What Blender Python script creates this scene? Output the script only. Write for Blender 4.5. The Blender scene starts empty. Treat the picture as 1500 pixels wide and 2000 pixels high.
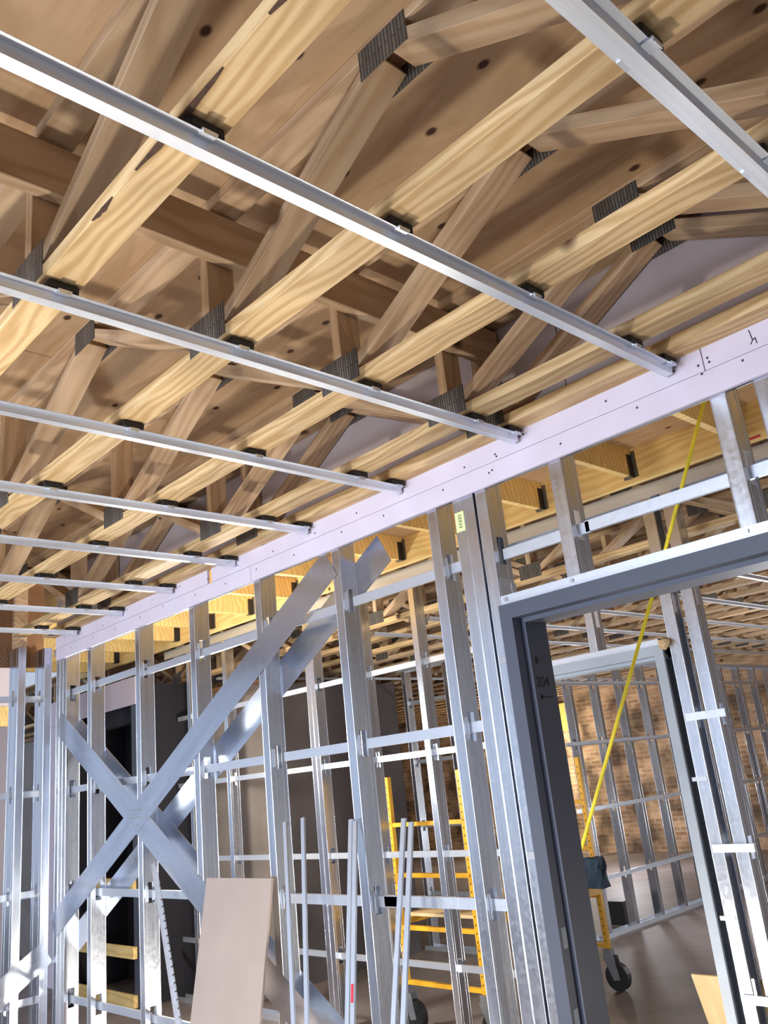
import bpy, bmesh, math, random
from mathutils import Vector, Matrix
random.seed(7)
S = bpy.context.scene
COL = S.collection
ZC = 1.64                                   # eye height above the slab; heights below are given from the eye

# ------------------------------------------------------------------ camera
a, b, c = 0.792284, 0.303381, 0.107443
R = Matrix.Rotation(a, 3, 'Z') @ Matrix.Rotation(b, 3, 'X') @ Matrix.Rotation(c, 3, 'Y')
right, fwd, up = R.col[0].copy(), R.col[1].copy(), R.col[2].copy()
cd = bpy.data.cameras.new('camera'); cam = bpy.data.objects.new('camera', cd); COL.objects.link(cam)
M = Matrix.Identity(4)
for i in range(3):
    M[i][0], M[i][1], M[i][2] = right[i], up[i], -fwd[i]
M[2][3] = ZC
cam.matrix_world = M
cd.sensor_fit = 'HORIZONTAL'; cd.sensor_width = 36.0; cd.lens = 1665.73 * 36.0 / 1500.0
cd.clip_start = 0.02; cd.clip_end = 200
S.camera = cam

# ------------------------------------------------------------------ world, lamps, exposure
S.view_settings.view_transform = 'Standard'; S.view_settings.look = 'None'
S.view_settings.gamma = 1.0; S.view_settings.use_curve_mapping = False
S.view_settings.exposure = -0.1
W = bpy.data.worlds.new('world'); S.world = W; W.use_nodes = True
W.node_tree.nodes['Background'].inputs[0].default_value = (0.60, 0.69, 0.86, 1)
W.node_tree.nodes['Background'].inputs[1].default_value = 0.9

def lamp(name, kind, loc, power, color, size=0.3, target=None, size_y=None):
    d = bpy.data.lights.new(name, kind); d.energy = power; d.color = color
    o = bpy.data.objects.new(name, d); COL.objects.link(o); o.location = loc
    if kind == 'AREA':
        d.size = size
        if size_y: d.shape = 'RECTANGLE'; d.size_y = size_y
    else:
        d.shadow_soft_size = size
    if target is not None:
        o.rotation_euler = (Vector(target) - Vector(loc)).to_track_quat('-Z', 'Y').to_euler()
    return o
lamp('work_light_room', 'POINT', (-2.25, 0.25, 0.70), 130, (1.0, 0.93, 0.82), 0.08)
lamp('daylight_opening', 'AREA', (-2.6, -5.2, 1.5), 260, (0.74, 0.84, 1.0), 2.8, (-3.2, 2.4, 0.9), 1.9).data.spread = math.radians(120)
lamp('work_light_corridor', 'POINT', (-2.9, 3.0, 0.16), 95, (1.0, 0.94, 0.82), 0.08)
lamp('work_light_corridor_end', 'POINT', (-5.4, 3.3, 1.9), 170, (1.0, 0.94, 0.80), 0.12)  # added fill, no such lamp there; brightens the joists at the corridor's left
lamp('work_light_corridor_near', 'POINT', (-0.6, 3.2, 0.7), 26, (1.0, 0.93, 0.80), 0.12)  # unseen fill put in to brighten the studs at lower right
lamp('work_light_far_room', 'POINT', (-3.2, 8.6, 0.9), 150, (0.92, 0.95, 1.0), 0.2)  # added lamp without a known source, gives the far room its dim level
lamp('work_light_far_left', 'POINT', (-7.6, 11.6, 1.0), 110, (0.94, 0.94, 1.0), 0.15)  # fill added to whiten the slab near the brick
lamp('work_light_brick', 'POINT', (-10.3, 13.0, 1.6), 150, (1.0, 0.88, 0.66), 0.15)

# ------------------------------------------------------------------ materials
def new_mat(name):
    m = bpy.data.materials.new(name); m.use_nodes = True
    nt = m.node_tree; N = nt.nodes; L = nt.links
    return m, N, L, N['Principled BSDF']
def nd(N, t, **k):
    n = N.new(t)
    for x, v in k.items(): setattr(n, x, v)
    return n
def ramp(N, stops):
    r = N.new('ShaderNodeValToRGB'); e = r.color_ramp.elements
    e[0].position, e[0].color = stops[0][0], (*stops[0][1], 1)
    e[1].position, e[1].color = stops[1][0], (*stops[1][1], 1)
    for p, cc in stops[2:]:
        x = e.new(p); x.color = (*cc, 1)
    return r
def plain(name, col, rough=0.6, metal=0.0, noise=0.0, nscale=12):
    m, N, L, B = new_mat(name)
    B.inputs['Roughness'].default_value = rough; B.inputs['Metallic'].default_value = metal
    if noise:
        tc = nd(N, 'ShaderNodeTexCoord'); no = nd(N, 'ShaderNodeTexNoise'); no.inputs['Scale'].default_value = nscale; no.inputs['Detail'].default_value = 6
        L.new(tc.outputs['Object'], no.inputs['Vector'])
        r = ramp(N, [(0.25, tuple(x * (1 - noise) for x in col)), (0.75, tuple(min(1, x * (1 + noise)) for x in col))])
        L.new(no.outputs[0], r.inputs[0]); L.new(r.outputs[0], B.inputs['Base Color'])
    else:
        B.inputs['Base Color'].default_value = (*col, 1)
    return m

def wood(name, light, dark, knot=(0.10, 0.045, 0.02), knots=0.05, vary=0.16, rings=24):
    m, N, L, B = new_mat(name)
    tc = nd(N, 'ShaderNodeTexCoord'); oi = nd(N, 'ShaderNodeObjectInfo')
    off = nd(N, 'ShaderNodeCombineXYZ')
    mu = nd(N, 'ShaderNodeMath', operation='MULTIPLY'); mu.inputs[1].default_value = 43.0
    L.new(oi.outputs['Random'], mu.inputs[0]); L.new(mu.outputs[0], off.inputs[0])
    oy = nd(N, 'ShaderNodeMapRange'); oy.inputs[3].default_value = -0.12; oy.inputs[4].default_value = 0.12
    L.new(oi.outputs['Random'], oy.inputs[0]); L.new(oy.outputs[0], off.inputs[1]); off.inputs[2].default_value = 0.07
    ad = nd(N, 'ShaderNodeVectorMath', operation='ADD'); L.new(tc.outputs['Object'], ad.inputs[0]); L.new(off.outputs[0], ad.inputs[1])
    mp = nd(N, 'ShaderNodeMapping'); mp.inputs['Scale'].default_value = (1.1, 5, 5); L.new(ad.outputs[0], mp.inputs['Vector'])
    n1 = nd(N, 'ShaderNodeTexNoise'); n1.inputs['Scale'].default_value = 1.6; n1.inputs['Detail'].default_value = 2; L.new(mp.outputs[0], n1.inputs['Vector'])
    sc = nd(N, 'ShaderNodeVectorMath', operation='SCALE'); sc.inputs[3].default_value = 0.11; L.new(n1.outputs[1], sc.inputs[0])
    a2 = nd(N, 'ShaderNodeVectorMath', operation='ADD'); L.new(ad.outputs[0], a2.inputs[0]); L.new(sc.outputs[0], a2.inputs[1])
    m2 = nd(N, 'ShaderNodeMapping'); m2.inputs['Scale'].default_value = (0.02, 1, 1); L.new(a2.outputs[0], m2.inputs['Vector'])
    wv = nd(N, 'ShaderNodeTexWave', wave_type='RINGS', rings_direction='X'); wv.inputs['Scale'].default_value = rings; wv.inputs['Distortion'].default_value = 1.2
    wv.inputs['Detail'].default_value = 2; L.new(m2.outputs[0], wv.inputs['Vector'])
    r = ramp(N, [(0.15, light), (0.95, dark)]); L.new(wv.outputs[1], r.inputs[0])
    # fine fibre
    m3 = nd(N, 'ShaderNodeMapping'); m3.inputs['Scale'].default_value = (6, 160, 160); L.new(ad.outputs[0], m3.inputs['Vector'])
    n3 = nd(N, 'ShaderNodeTexNoise'); n3.inputs['Scale'].default_value = 1; n3.inputs['Detail'].default_value = 3; L.new(m3.outputs[0], n3.inputs['Vector'])
    # blotch
    n4 = nd(N, 'ShaderNodeTexNoise'); n4.inputs['Scale'].default_value = 3.2; n4.inputs['Detail'].default_value = 4; L.new(ad.outputs[0], n4.inputs['Vector'])
    v0 = nd(N, 'ShaderNodeMapRange'); v0.inputs[3].default_value = 1 - vary; v0.inputs[4].default_value = 1 + vary; L.new(oi.outputs['Random'], v0.inputs[0])
    v1 = nd(N, 'ShaderNodeMapRange'); v1.inputs[1].default_value = 0.3; v1.inputs[2].default_value = 0.7; v1.inputs[3].default_value = 0.84; v1.inputs[4].default_value = 1.12; L.new(n4.outputs[0], v1.inputs[0])
    v2 = nd(N, 'ShaderNodeMapRange'); v2.inputs[1].default_value = 0.25; v2.inputs[2].default_value = 0.75; v2.inputs[3].default_value = 0.93; v2.inputs[4].default_value = 1.07; L.new(n3.outputs[0], v2.inputs[0])
    p1 = nd(N, 'ShaderNodeMath', operation='MULTIPLY'); L.new(v0.outputs[0], p1.inputs[0]); L.new(v1.outputs[0], p1.inputs[1])
    p2 = nd(N, 'ShaderNodeMath', operation='MULTIPLY'); L.new(p1.outputs[0], p2.inputs[0]); L.new(v2.outputs[0], p2.inputs[1])
    cm = nd(N, 'ShaderNodeVectorMath', operation='SCALE'); L.new(r.outputs[0], cm.inputs[0]); L.new(p2.outputs[0], cm.inputs[3])
    # knots
    m5 = nd(N, 'ShaderNodeMapping'); m5.inputs['Scale'].default_value = (2.6, 2.2, 2.2); L.new(ad.outputs[0], m5.inputs['Vector'])
    vo = nd(N, 'ShaderNodeTexVoronoi'); vo.inputs['Scale'].default_value = 1.3; L.new(m5.outputs[0], vo.inputs['Vector'])
    kr = nd(N, 'ShaderNodeMapRange'); kr.inputs[1].default_value = knots * 0.6; kr.inputs[2].default_value = knots * 1.25; kr.inputs[3].default_value = 1; kr.inputs[4].default_value = 0
    L.new(vo.outputs['Distance'], kr.inputs[0])
    mx = nd(N, 'ShaderNodeMix', data_type='RGBA'); L.new(kr.outputs[0], mx.inputs[0]); L.new(cm.outputs[0], mx.inputs[6]); mx.inputs[7].default_value = (*knot, 1)
    L.new(mx.outputs[2], B.inputs['Base Color'])
    B.inputs['Roughness'].default_value = 0.62
    bp = nd(N, 'ShaderNodeBump'); bp.inputs['Strength'].default_value = 0.12; bp.inputs['Distance'].default_value = 0.003
    L.new(n3.outputs[0], bp.inputs['Height']); L.new(bp.outputs[0], B.inputs['Normal'])
    return m

def plywood(name, light, dark, knot=(0.06, 0.02, 0.008)):
    m, N, L, B = new_mat(name)
    tc = nd(N, 'ShaderNodeTexCoord'); oi = nd(N, 'ShaderNodeObjectInfo')
    mu = nd(N, 'ShaderNodeMath', operation='MULTIPLY'); mu.inputs[1].default_value = 31.0; L.new(oi.outputs['Random'], mu.inputs[0])
    cb = nd(N, 'ShaderNodeCombineXYZ'); L.new(mu.outputs[0], cb.inputs[0]); L.new(mu.outputs[0], cb.inputs[1])
    ad = nd(N, 'ShaderNodeVectorMath', operation='ADD'); L.new(tc.outputs['Object'], ad.inputs[0]); L.new(cb.outputs[0], ad.inputs[1])
    mp = nd(N, 'ShaderNodeMapping'); mp.inputs['Scale'].default_value = (0.7, 3.5, 1); L.new(ad.outputs[0], mp.inputs['Vector'])
    n1 = nd(N, 'ShaderNodeTexNoise'); n1.inputs['Scale'].default_value = 1.6; n1.inputs['Detail'].default_value = 5; n1.inputs['Distortion'].default_value = 0.8; L.new(mp.outputs[0], n1.inputs['Vector'])
    wv = nd(N, 'ShaderNodeMath', operation='MULTIPLY'); wv.inputs[1].default_value = 34; L.new(n1.outputs[0], wv.inputs[0])
    sn = nd(N, 'ShaderNodeMath', operation='SINE'); L.new(wv.outputs[0], sn.inputs[0])
    mr = nd(N, 'ShaderNodeMapRange'); mr.inputs[1].default_value = -1; mr.inputs[2].default_value = 1; mr.inputs[3].default_value = 0.25; mr.inputs[4].default_value = 0.55; L.new(sn.outputs[0], mr.inputs[0])
    n2 = nd(N, 'ShaderNodeTexNoise'); n2.inputs['Scale'].default_value = 1.3; n2.inputs['Detail'].default_value = 5; L.new(ad.outputs[0], n2.inputs['Vector'])
    sm = nd(N, 'ShaderNodeMath', operation='ADD'); L.new(mr.outputs[0], sm.inputs[0])
    s2 = nd(N, 'ShaderNodeMath', operation='SUBTRACT'); L.new(n2.outputs[0], s2.inputs[0]); s2.inputs[1].default_value = 0.5; L.new(s2.outputs[0], sm.inputs[1])
    r = ramp(N, [(0.1, light), (0.85, dark)]); L.new(sm.outputs[0], r.inputs[0])
    m5 = nd(N, 'ShaderNodeMapping'); m5.inputs['Scale'].default_value = (4.0, 6.0, 0); L.new(ad.outputs[0], m5.inputs['Vector'])
    vo = nd(N, 'ShaderNodeTexVoronoi', voronoi_dimensions='2D'); vo.inputs['Scale'].default_value = 1.0; vo.inputs['Randomness'].default_value = 0.9; L.new(m5.outputs[0], vo.inputs['Vector'])
    kr = nd(N, 'ShaderNodeMapRange'); kr.inputs[1].default_value = 0.05; kr.inputs[2].default_value = 0.09; kr.inputs[3].default_value = 1; kr.inputs[4].default_value = 0; L.new(vo.outputs['Distance'], kr.inputs[0])
    se = nd(N, 'ShaderNodeSeparateColor'); L.new(vo.outputs['Color'], se.inputs[0])
    gt = nd(N, 'ShaderNodeMath', operation='GREATER_THAN'); gt.inputs[1].default_value = 0.55; L.new(se.outputs[0], gt.inputs[0])
    km = nd(N, 'ShaderNodeMath', operation='MULTIPLY'); L.new(kr.outputs[0], km.inputs[0]); L.new(gt.outputs[0], km.inputs[1])
    mx = nd(N, 'ShaderNodeMix', data_type='RGBA'); L.new(km.outputs[0], mx.inputs[0]); L.new(r.outputs[0], mx.inputs[6]); mx.inputs[7].default_value = (*knot, 1)
    L.new(mx.outputs[2], B.inputs['Base Color']); B.inputs['Roughness'].default_value = 0.7
    return m

def galv(name, col=(0.60, 0.66, 0.76), rough=0.36, streak=(1, 1, 1), vary=0.07, metal=0.88, bump=0.05):
    m, N, L, B = new_mat(name)
    tc = nd(N, 'ShaderNodeTexCoord'); oi = nd(N, 'ShaderNodeObjectInfo')
    mu = nd(N, 'ShaderNodeMath', operation='MULTIPLY'); mu.inputs[1].default_value = 17.0; L.new(oi.outputs['Random'], mu.inputs[0])
    cb = nd(N, 'ShaderNodeCombineXYZ'); L.new(mu.outputs[0], cb.inputs[0]); L.new(mu.outputs[0], cb.inputs[1])
    ad = nd(N, 'ShaderNodeVectorMath', operation='ADD'); L.new(tc.outputs['Object'], ad.inputs[0]); L.new(cb.outputs[0], ad.inputs[1])
    mp = nd(N, 'ShaderNodeMapping'); mp.inputs['Scale'].default_value = streak; L.new(ad.outputs[0], mp.inputs['Vector'])
    n1 = nd(N, 'ShaderNodeTexNoise'); n1.inputs['Scale'].default_value = 3; n1.inputs['Detail'].default_value = 5; L.new(mp.outputs[0], n1.inputs['Vector'])
    vo = nd(N, 'ShaderNodeTexVoronoi'); vo.inputs['Scale'].default_value = 70; L.new(ad.outputs[0], vo.inputs['Vector'])
    r = ramp(N, [(0.3, tuple(x * (1 - vary * 1.6) for x in col)), (0.7, tuple(min(1, x * (1 + vary)) for x in col))]); L.new(n1.outputs[0], r.inputs[0])
    L.new(r.outputs[0], B.inputs['Base Color']); B.inputs['Metallic'].default_value = metal
    se = nd(N, 'ShaderNodeSeparateColor'); L.new(vo.outputs['Color'], se.inputs[0])
    ro = nd(N, 'ShaderNodeMapRange'); ro.inputs[3].default_value = rough - 0.02; ro.inputs[4].default_value = rough + 0.03; L.new(se.outputs[0], ro.inputs[0])
    L.new(ro.outputs[0], B.inputs['Roughness'])
    bp = nd(N, 'ShaderNodeBump'); bp.inputs['Strength'].default_value = bump; bp.inputs['Distance'].default_value = 0.002
    L.new(n1.outputs[0], bp.inputs['Height']); L.new(bp.outputs[0], B.inputs['Normal'])
    return m

M_WOOD = wood('spruce', (0.71, 0.51, 0.265), (0.54, 0.345, 0.15), rings=13, knots=0.10)
M_WEB = wood('spruce_web', (0.60, 0.43, 0.27), (0.50, 0.335, 0.195), rings=10, knots=0.115)
M_JOIST = wood('joist_yellow', (0.86, 0.64, 0.27), (0.76, 0.51, 0.19), rings=8)
M_OLD = wood('dark_wood', (0.30, 0.16, 0.08), (0.19, 0.09, 0.045))
M_PLY = plywood('deck_plywood', (0.60, 0.42, 0.25), (0.42, 0.26, 0.135))
M_OSB = plywood('osb_panel', (0.66, 0.50, 0.28), (0.50, 0.34, 0.16))
M_STUD = galv('galvanized_stud', (0.74, 0.78, 0.86), 0.24, (30, 30, 0.5), 0.06, 1.0)
M_CHAN = galv('galvanized_channel', (0.84, 0.88, 0.95), 0.46, (30, 0.6, 30), 0.05, 0.86)
M_CRC = galv('galvanized_bridging', (0.72, 0.77, 0.86), 0.34, (0.4, 4, 4), 0.04, 0.75, 0.0)
M_STRAP = galv('galvanized_strap', (0.70, 0.76, 0.88), 0.24, (0.7, 6, 6), 0.05, 1.0, 0.0)
M_PLATE = None
M_GYP = plain('purple_gypsum', (0.66, 0.60, 0.70), 0.85, 0, 0.05, 5)
M_PALE = plain('pale_bounce_board', (0.56, 0.58, 0.63), 0.85)
M_GYPUP = plain('gypsum_upper_shaded', (0.55, 0.475, 0.47), 0.9, 0, 0.05, 4)  # purple board copy with shade and warm bounce light put into its colour
M_BARK = plain('bark', (0.10, 0.055, 0.035), 0.9, 0, 0.35, 60)
M_GYPEDGE = plain('gypsum_core', (0.60, 0.58, 0.55), 0.9)
M_KRAFT = plain('brown_paper_board', (0.40, 0.325, 0.285), 0.85, 0, 0.06, 4)
M_BLACK = plain('black_rubber', (0.012, 0.012, 0.014), 0.55)
M_SCREW = plain('screw_head', (0.05, 0.045, 0.05), 0.5)
M_FRAME = plain('door_frame_primer', (0.062, 0.070, 0.105), 0.5, 0, 0.10, 3)
M_FRAME2 = plain('door_frame_primer_pale', (0.27, 0.31, 0.37), 0.5, 0, 0.08, 3)
M_YEL = plain('scaffold_yellow', (0.80, 0.42, 0.02), 0.45, 0, 0.10, 9)
M_ROPE = plain('yellow_rope', (0.85, 0.70, 0.03), 0.6)
M_TAG = plain('sticker_yellow_green', (0.75, 0.90, 0.40), 0.7)
M_INK = plain('marker_ink', (0.01, 0.01, 0.012), 0.7)
M_TEAL = plain('blue_canvas', (0.03, 0.06, 0.10), 0.9)
M_CMU = plain('grey_block', (0.27, 0.235, 0.22), 0.9, 0, 0.16, 3)
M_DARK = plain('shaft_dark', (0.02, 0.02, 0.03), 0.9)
M_RED = plain('red_marker', (0.55, 0.03, 0.06), 0.7)
M_ZINC = plain('zinc_bolt', (0.6, 0.6, 0.62), 0.35, 1.0)

def toothed():
    m, N, L, B = new_mat('toothed_plate')
    tc = nd(N, 'ShaderNodeTexCoord'); mp = nd(N, 'ShaderNodeMapping'); mp.inputs['Scale'].default_value = (1, 1, 1)
    L.new(tc.outputs['Object'], mp.inputs['Vector'])
    br = nd(N, 'ShaderNodeTexBrick'); br.inputs['Scale'].default_value = 1; br.offset = 0.5
    br.inputs['Color1'].default_value = (0.20, 0.18, 0.16, 1); br.inputs['Color2'].default_value = (0.12, 0.11, 0.10, 1); br.inputs['Mortar'].default_value = (0.035, 0.03, 0.026, 1)
    br.inputs['Mortar Size'].default_value = 0.0022; br.inputs['Mortar Smooth'].default_value = 0.6; br.inputs['Brick Width'].default_value = 0.5; br.inputs['Row Height'].default_value = 0.0105
    sw = nd(N, 'ShaderNodeCombineXYZ'); sp = nd(N, 'ShaderNodeSeparateXYZ'); L.new(mp.outputs[0], sp.inputs[0])
    L.new(sp.outputs['Z'], sw.inputs[0]); L.new(sp.outputs['X'], sw.inputs[1])
    L.new(sw.outputs[0], br.inputs['Vector'])
    L.new(br.outputs[0], B.inputs['Base Color']); B.inputs['Metallic'].default_value = 0.35; B.inputs['Roughness'].default_value = 0.5
    return m
M_PLATE = toothed()

def concrete():
    m, N, L, B = new_mat('concrete_slab')
    tc = nd(N, 'ShaderNodeTexCoord'); n1 = nd(N, 'ShaderNodeTexNoise'); n1.inputs['Scale'].default_value = 0.9; n1.inputs['Detail'].default_value = 8; n1.inputs['Roughness'].default_value = 0.65
    L.new(tc.outputs['Object'], n1.inputs['Vector'])
    r = ramp(N, [(0.3, (0.125, 0.10, 0.095)), (0.7, (0.27, 0.235, 0.23))]); L.new(n1.outputs[0], r.inputs[0])
    L.new(r.outputs[0], B.inputs['Base Color']); B.inputs['Roughness'].default_value = 0.6
    return m
M_CONC = concrete()
def brickmat():
    m, N, L, B = new_mat('old_brick')
    tc = nd(N, 'ShaderNodeTexCoord'); sp = nd(N, 'ShaderNodeSeparateXYZ'); L.new(tc.outputs['Object'], sp.inputs[0])
    cb = nd(N, 'ShaderNodeCombineXYZ'); L.new(sp.outputs['X'], cb.inputs[0]); L.new(sp.outputs['Z'], cb.inputs[1])
    br = nd(N, 'ShaderNodeTexBrick'); br.inputs['Scale'].default_value = 1
    br.inputs['Color1'].default_value = (0.44, 0.29, 0.18, 1); br.inputs['Color2'].default_value = (0.27, 0.155, 0.09, 1); br.inputs['Mortar'].default_value = (0.40, 0.30, 0.21, 1)
    br.inputs['Mortar Size'].default_value = 0.012; br.inputs['Brick Width'].default_value = 0.22; br.inputs['Row Height'].default_value = 0.075
    L.new(cb.outputs[0], br.inputs['Vector'])
    n1 = nd(N, 'ShaderNodeTexNoise'); n1.inputs['Scale'].default_value = 2.2; n1.inputs['Detail'].default_value = 6; L.new(tc.outputs['Object'], n1.inputs['Vector'])
    mr = nd(N, 'ShaderNodeMapRange'); mr.inputs[1].default_value = 0.35; mr.inputs[2].default_value = 0.65; mr.inputs[3].default_value = 0.3; mr.inputs[4].default_value = 1.6; L.new(n1.outputs[0], mr.inputs[0])
    sc = nd(N, 'ShaderNodeVectorMath', operation='SCALE'); L.new(br.outputs[0], sc.inputs[0]); L.new(mr.outputs[0], sc.inputs[3])
    L.new(sc.outputs[0], B.inputs['Base Color']); B.inputs['Roughness'].default_value = 0.9
    return m
M_BRICK = brickmat()

# ------------------------------------------------------------------ mesh helpers
MESH = {}
def link(name, me, parent=None, loc=(0, 0, 0), rot=None, mat=None):
    o = bpy.data.objects.new(name, me); COL.objects.link(o)
    if rot is not None:
        o.matrix_world = Matrix.Translation(loc) @ rot.to_4x4()
    else:
        o.location = loc
    if parent is not None:
        o.parent = parent
        pm = parent.get('_m')
        # parents are never rotated or scaled: a translation is enough
        o.location = Vector(o.location) - WORLD[parent.name]
        WORLD[o.name] = Vector(loc)
    else:
        WORLD[o.name] = Vector(loc)
    return o
WORLD = {}
def add_box(bm, lo, hi):
    v = [bm.verts.new((x, y, z)) for z in (lo[2], hi[2]) for y in (lo[1], hi[1]) for x in (lo[0], hi[0])]
    for f in ((0, 2, 3, 1), (4, 5, 7, 6), (0, 1, 5, 4), (2, 6, 7, 3), (0, 4, 6, 2), (1, 3, 7, 5)):
        bm.faces.new([v[i] for i in f])
def add_obox(bm, mat4, size):
    sx, sy, sz = size[0] / 2, size[1] / 2, size[2] / 2
    v = [bm.verts.new(mat4 @ Vector((x, y, z))) for z in (-sz, sz) for y in (-sy, sy) for x in (-sx, sx)]
    for f in ((0, 2, 3, 1), (4, 5, 7, 6), (0, 1, 5, 4), (2, 6, 7, 3), (0, 4, 6, 2), (1, 3, 7, 5)):
        bm.faces.new([v[i] for i in f])
def fin(bm, name, mat):
    me = bpy.data.meshes.new(name); bm.to_mesh(me); bm.free()
    me.materials.append(mat)
    return me
def bevel_all(bm, w):
    bmesh.ops.bevel(bm, geom=bm.edges[:], offset=w, segments=1, profile=0.5, affect='EDGES')
def box_mesh(size, mat, bev=0.0):
    key = ('box', tuple(round(x, 4) for x in size), mat.name, bev)
    if key not in MESH:
        bm = bmesh.new(); add_box(bm, tuple(-x / 2 for x in size), tuple(x / 2 for x in size))
        if bev: bevel_all(bm, bev)
        MESH[key] = fin(bm, 'box', mat)
    return MESH[key]
def box(name, lo, hi, mat, parent=None, bev=0.0):          # lo/hi use heights from the eye
    lo = Vector((lo[0], lo[1], lo[2] + ZC)); hi = Vector((hi[0], hi[1], hi[2] + ZC))
    return link(name, box_mesh(tuple(hi - lo), mat, bev), parent, (lo + hi) / 2)
def frame_from(p0, p1, side):                              # local x along p0->p1, local y nearest to side
    x = (p1 - p0).normalized(); z = x.cross(side).normalized(); y = z.cross(x)
    r = Matrix((x, y, z)).transposed()
    return r
def member(name, p0, p1, w, t, mat, parent=None, side=(0, 1, 0), bev=0.0015):
    p0 = Vector(p0) + Vector((0, 0, ZC)); p1 = Vector(p1) + Vector((0, 0, ZC))
    r = frame_from(p0, p1, Vector(side))
    return link(name, box_mesh(((p1 - p0).length, w, t), mat, bev), parent, (p0 + p1) / 2, r)
def extrude_profile(pts, length, mat, axis='y'):           # closed profile in (u, v), swept along the axis
    key = ('ext', tuple(pts), round(length, 4), mat.name, axis)
    if key in MESH: return MESH[key]
    bm = bmesh.new()
    def P(u, v, s):
        return {'y': (u, s, v), 'x': (s, u, v), 'z': (u, v, s)}[axis]
    A = [bm.verts.new(P(u, v, -length / 2)) for u, v in pts]; Bv = [bm.verts.new(P(u, v, length / 2)) for u, v in pts]
    n = len(pts)
    for i in range(n):
        bm.faces.new((A[i], A[(i + 1) % n], Bv[(i + 1) % n], Bv[i]))
    bm.faces.new(A); bm.faces.new(Bv[::-1])
    bmesh.ops.recalc_face_normals(bm, faces=bm.faces[:])
    MESH[key] = fin(bm, 'profile', mat)
    return MESH[key]
def ribbon(path, th):                                      # open polyline -> closed thin profile
    n = len(path); nor = []
    for i in range(n):
        q0 = Vector(path[max(i - 1, 0)]); q1 = Vector(path[min(i + 1, n - 1)])
        d = (q1 - q0).normalized(); nor.append(Vector((-d.y, d.x)))
    return tuple((round(x, 5), round(y, 5)) for x, y in list(path) + [(path[i][0] + nor[i].x * th, path[i][1] + nor[i].y * th) for i in range(n - 1, -1, -1)])
def tag(o, label, cat, group=None, kind=None):
    o['label'] = label; o['category'] = cat
    if group: o['group'] = group
    if kind: o['kind'] = kind
    return o
def empty(name, loc, label, cat, group=None, kind=None):
    o = bpy.data.objects.new(name, None); COL.objects.link(o); o.empty_display_size = 0.1
    l = Vector((loc[0], loc[1], loc[2] + ZC)); o.location = l; WORLD[o.name] = l
    return tag(o, label, cat, group, kind)

def stud_mesh(depth, length, holes, fl=0.050, mat=None, lip=0.012, th=0.0014, closed=+1):
    """C stud standing on its base; flange faces at y=0 and y=depth, web at x=+fl (closed=+1) or x=0."""
    mat = mat or M_STUD
    key = ('stud', depth, round(length, 4), tuple(round(h, 3) for h in holes), fl, mat.name, closed)
    if key in MESH: return MESH[key]
    bm = bmesh.new(); xw = fl if closed > 0 else 0.0; xo = 0.0 if closed > 0 else fl
    add_box(bm, (0, 0, 0), (fl, th, length)); add_box(bm, (0, depth - th, 0), (fl, depth, length))
    x0, x1 = (xo, xo + th) if closed > 0 else (xo - th, xo)
    add_box(bm, (x0, th, 0), (x1, lip, length)); add_box(bm, (x0, depth - lip, 0), (x1, depth - th, length))
    w0, w1 = (xw - th, xw) if closed > 0 else (xw, xw + th)
    m = depth / 2; hw = 0.019; hh = 0.052
    add_box(bm, (w0, th, 0), (w1, m - hw, length)); add_box(bm, (w0, m + hw, 0), (w1, depth - th, length))
    z = 0.0
    for h in sorted(holes):
        if h + hh < length and h - hh > z:
            add_box(bm, (w0, m - hw, z), (w1, m + hw, h - hh)); z = h + hh
    add_box(bm, (w0, m - hw, z), (w1, m + hw, length))
    # two rolled stiffening ridges on the outer face of the web
    s = 0.0012 if closed > 0 else -0.0012
    wr = w1 if closed > 0 else w0
    for yy in (depth * 0.22, depth * 0.78):
        lo = min(wr, wr + s); hi = max(wr, wr + s)
        add_box(bm, (lo, yy - 0.003, 0), (hi, yy + 0.003, length))
    # rounded bends: thin rods along the folded edges
    for xx, yy in ((xw - (0.0012 if closed > 0 else -0.0012), 0.0012), (xw - (0.0012 if closed > 0 else -0.0012), depth - 0.0012), (xo + (0.0012 if closed > 0 else -0.0012), 0.0012), (xo + (0.0008 if closed > 0 else -0.0008), depth - lip)):
        r = 0.0024; A = []; Bq = []
        for i in range(8):
            an = math.pi * 2 * i / 8; A.append(bm.verts.new((xx + r * math.cos(an), yy + r * math.sin(an), 0))); Bq.append(bm.verts.new((xx + r * math.cos(an), yy + r * math.sin(an), length)))
        for i in range(8):
            f = bm.faces.new((A[i], A[(i + 1) % 8], Bq[(i + 1) % 8], Bq[i])); f.smooth = True
    MESH[key] = fin(bm, 'stud', mat)
    return MESH[key]
BR = (0.76, 0.155, -0.445, -1.045)
def stud(parent, x, y, z0, z1, depth=0.092, heights=BR, fl=0.05, closed=1, name='stud'):
    holes = [h - z0 for h in heights if z0 + 0.06 < h < z1 - 0.06]
    return link(name, stud_mesh(depth, z1 - z0, holes, fl, closed=closed), parent, (x, y, z0 + ZC))
def stud_y(parent, x, y, z0, z1, depth=0.15, heights=BR, fl=0.05, name='stud', flip=False):
    """stud of a wall that runs along y: flanges face +-x, web faces -y (towards the camera)."""
    holes = [h - z0 for h in heights if z0 + 0.06 < h < z1 - 0.06]
    rot = Matrix.Rotation(math.radians(90), 3, 'Z')        # local x -> +y, local y -> -x
    return link(name, stud_mesh(depth, z1 - z0, holes, fl, closed=-1), parent, (x, y, z0 + ZC), rot)
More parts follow.
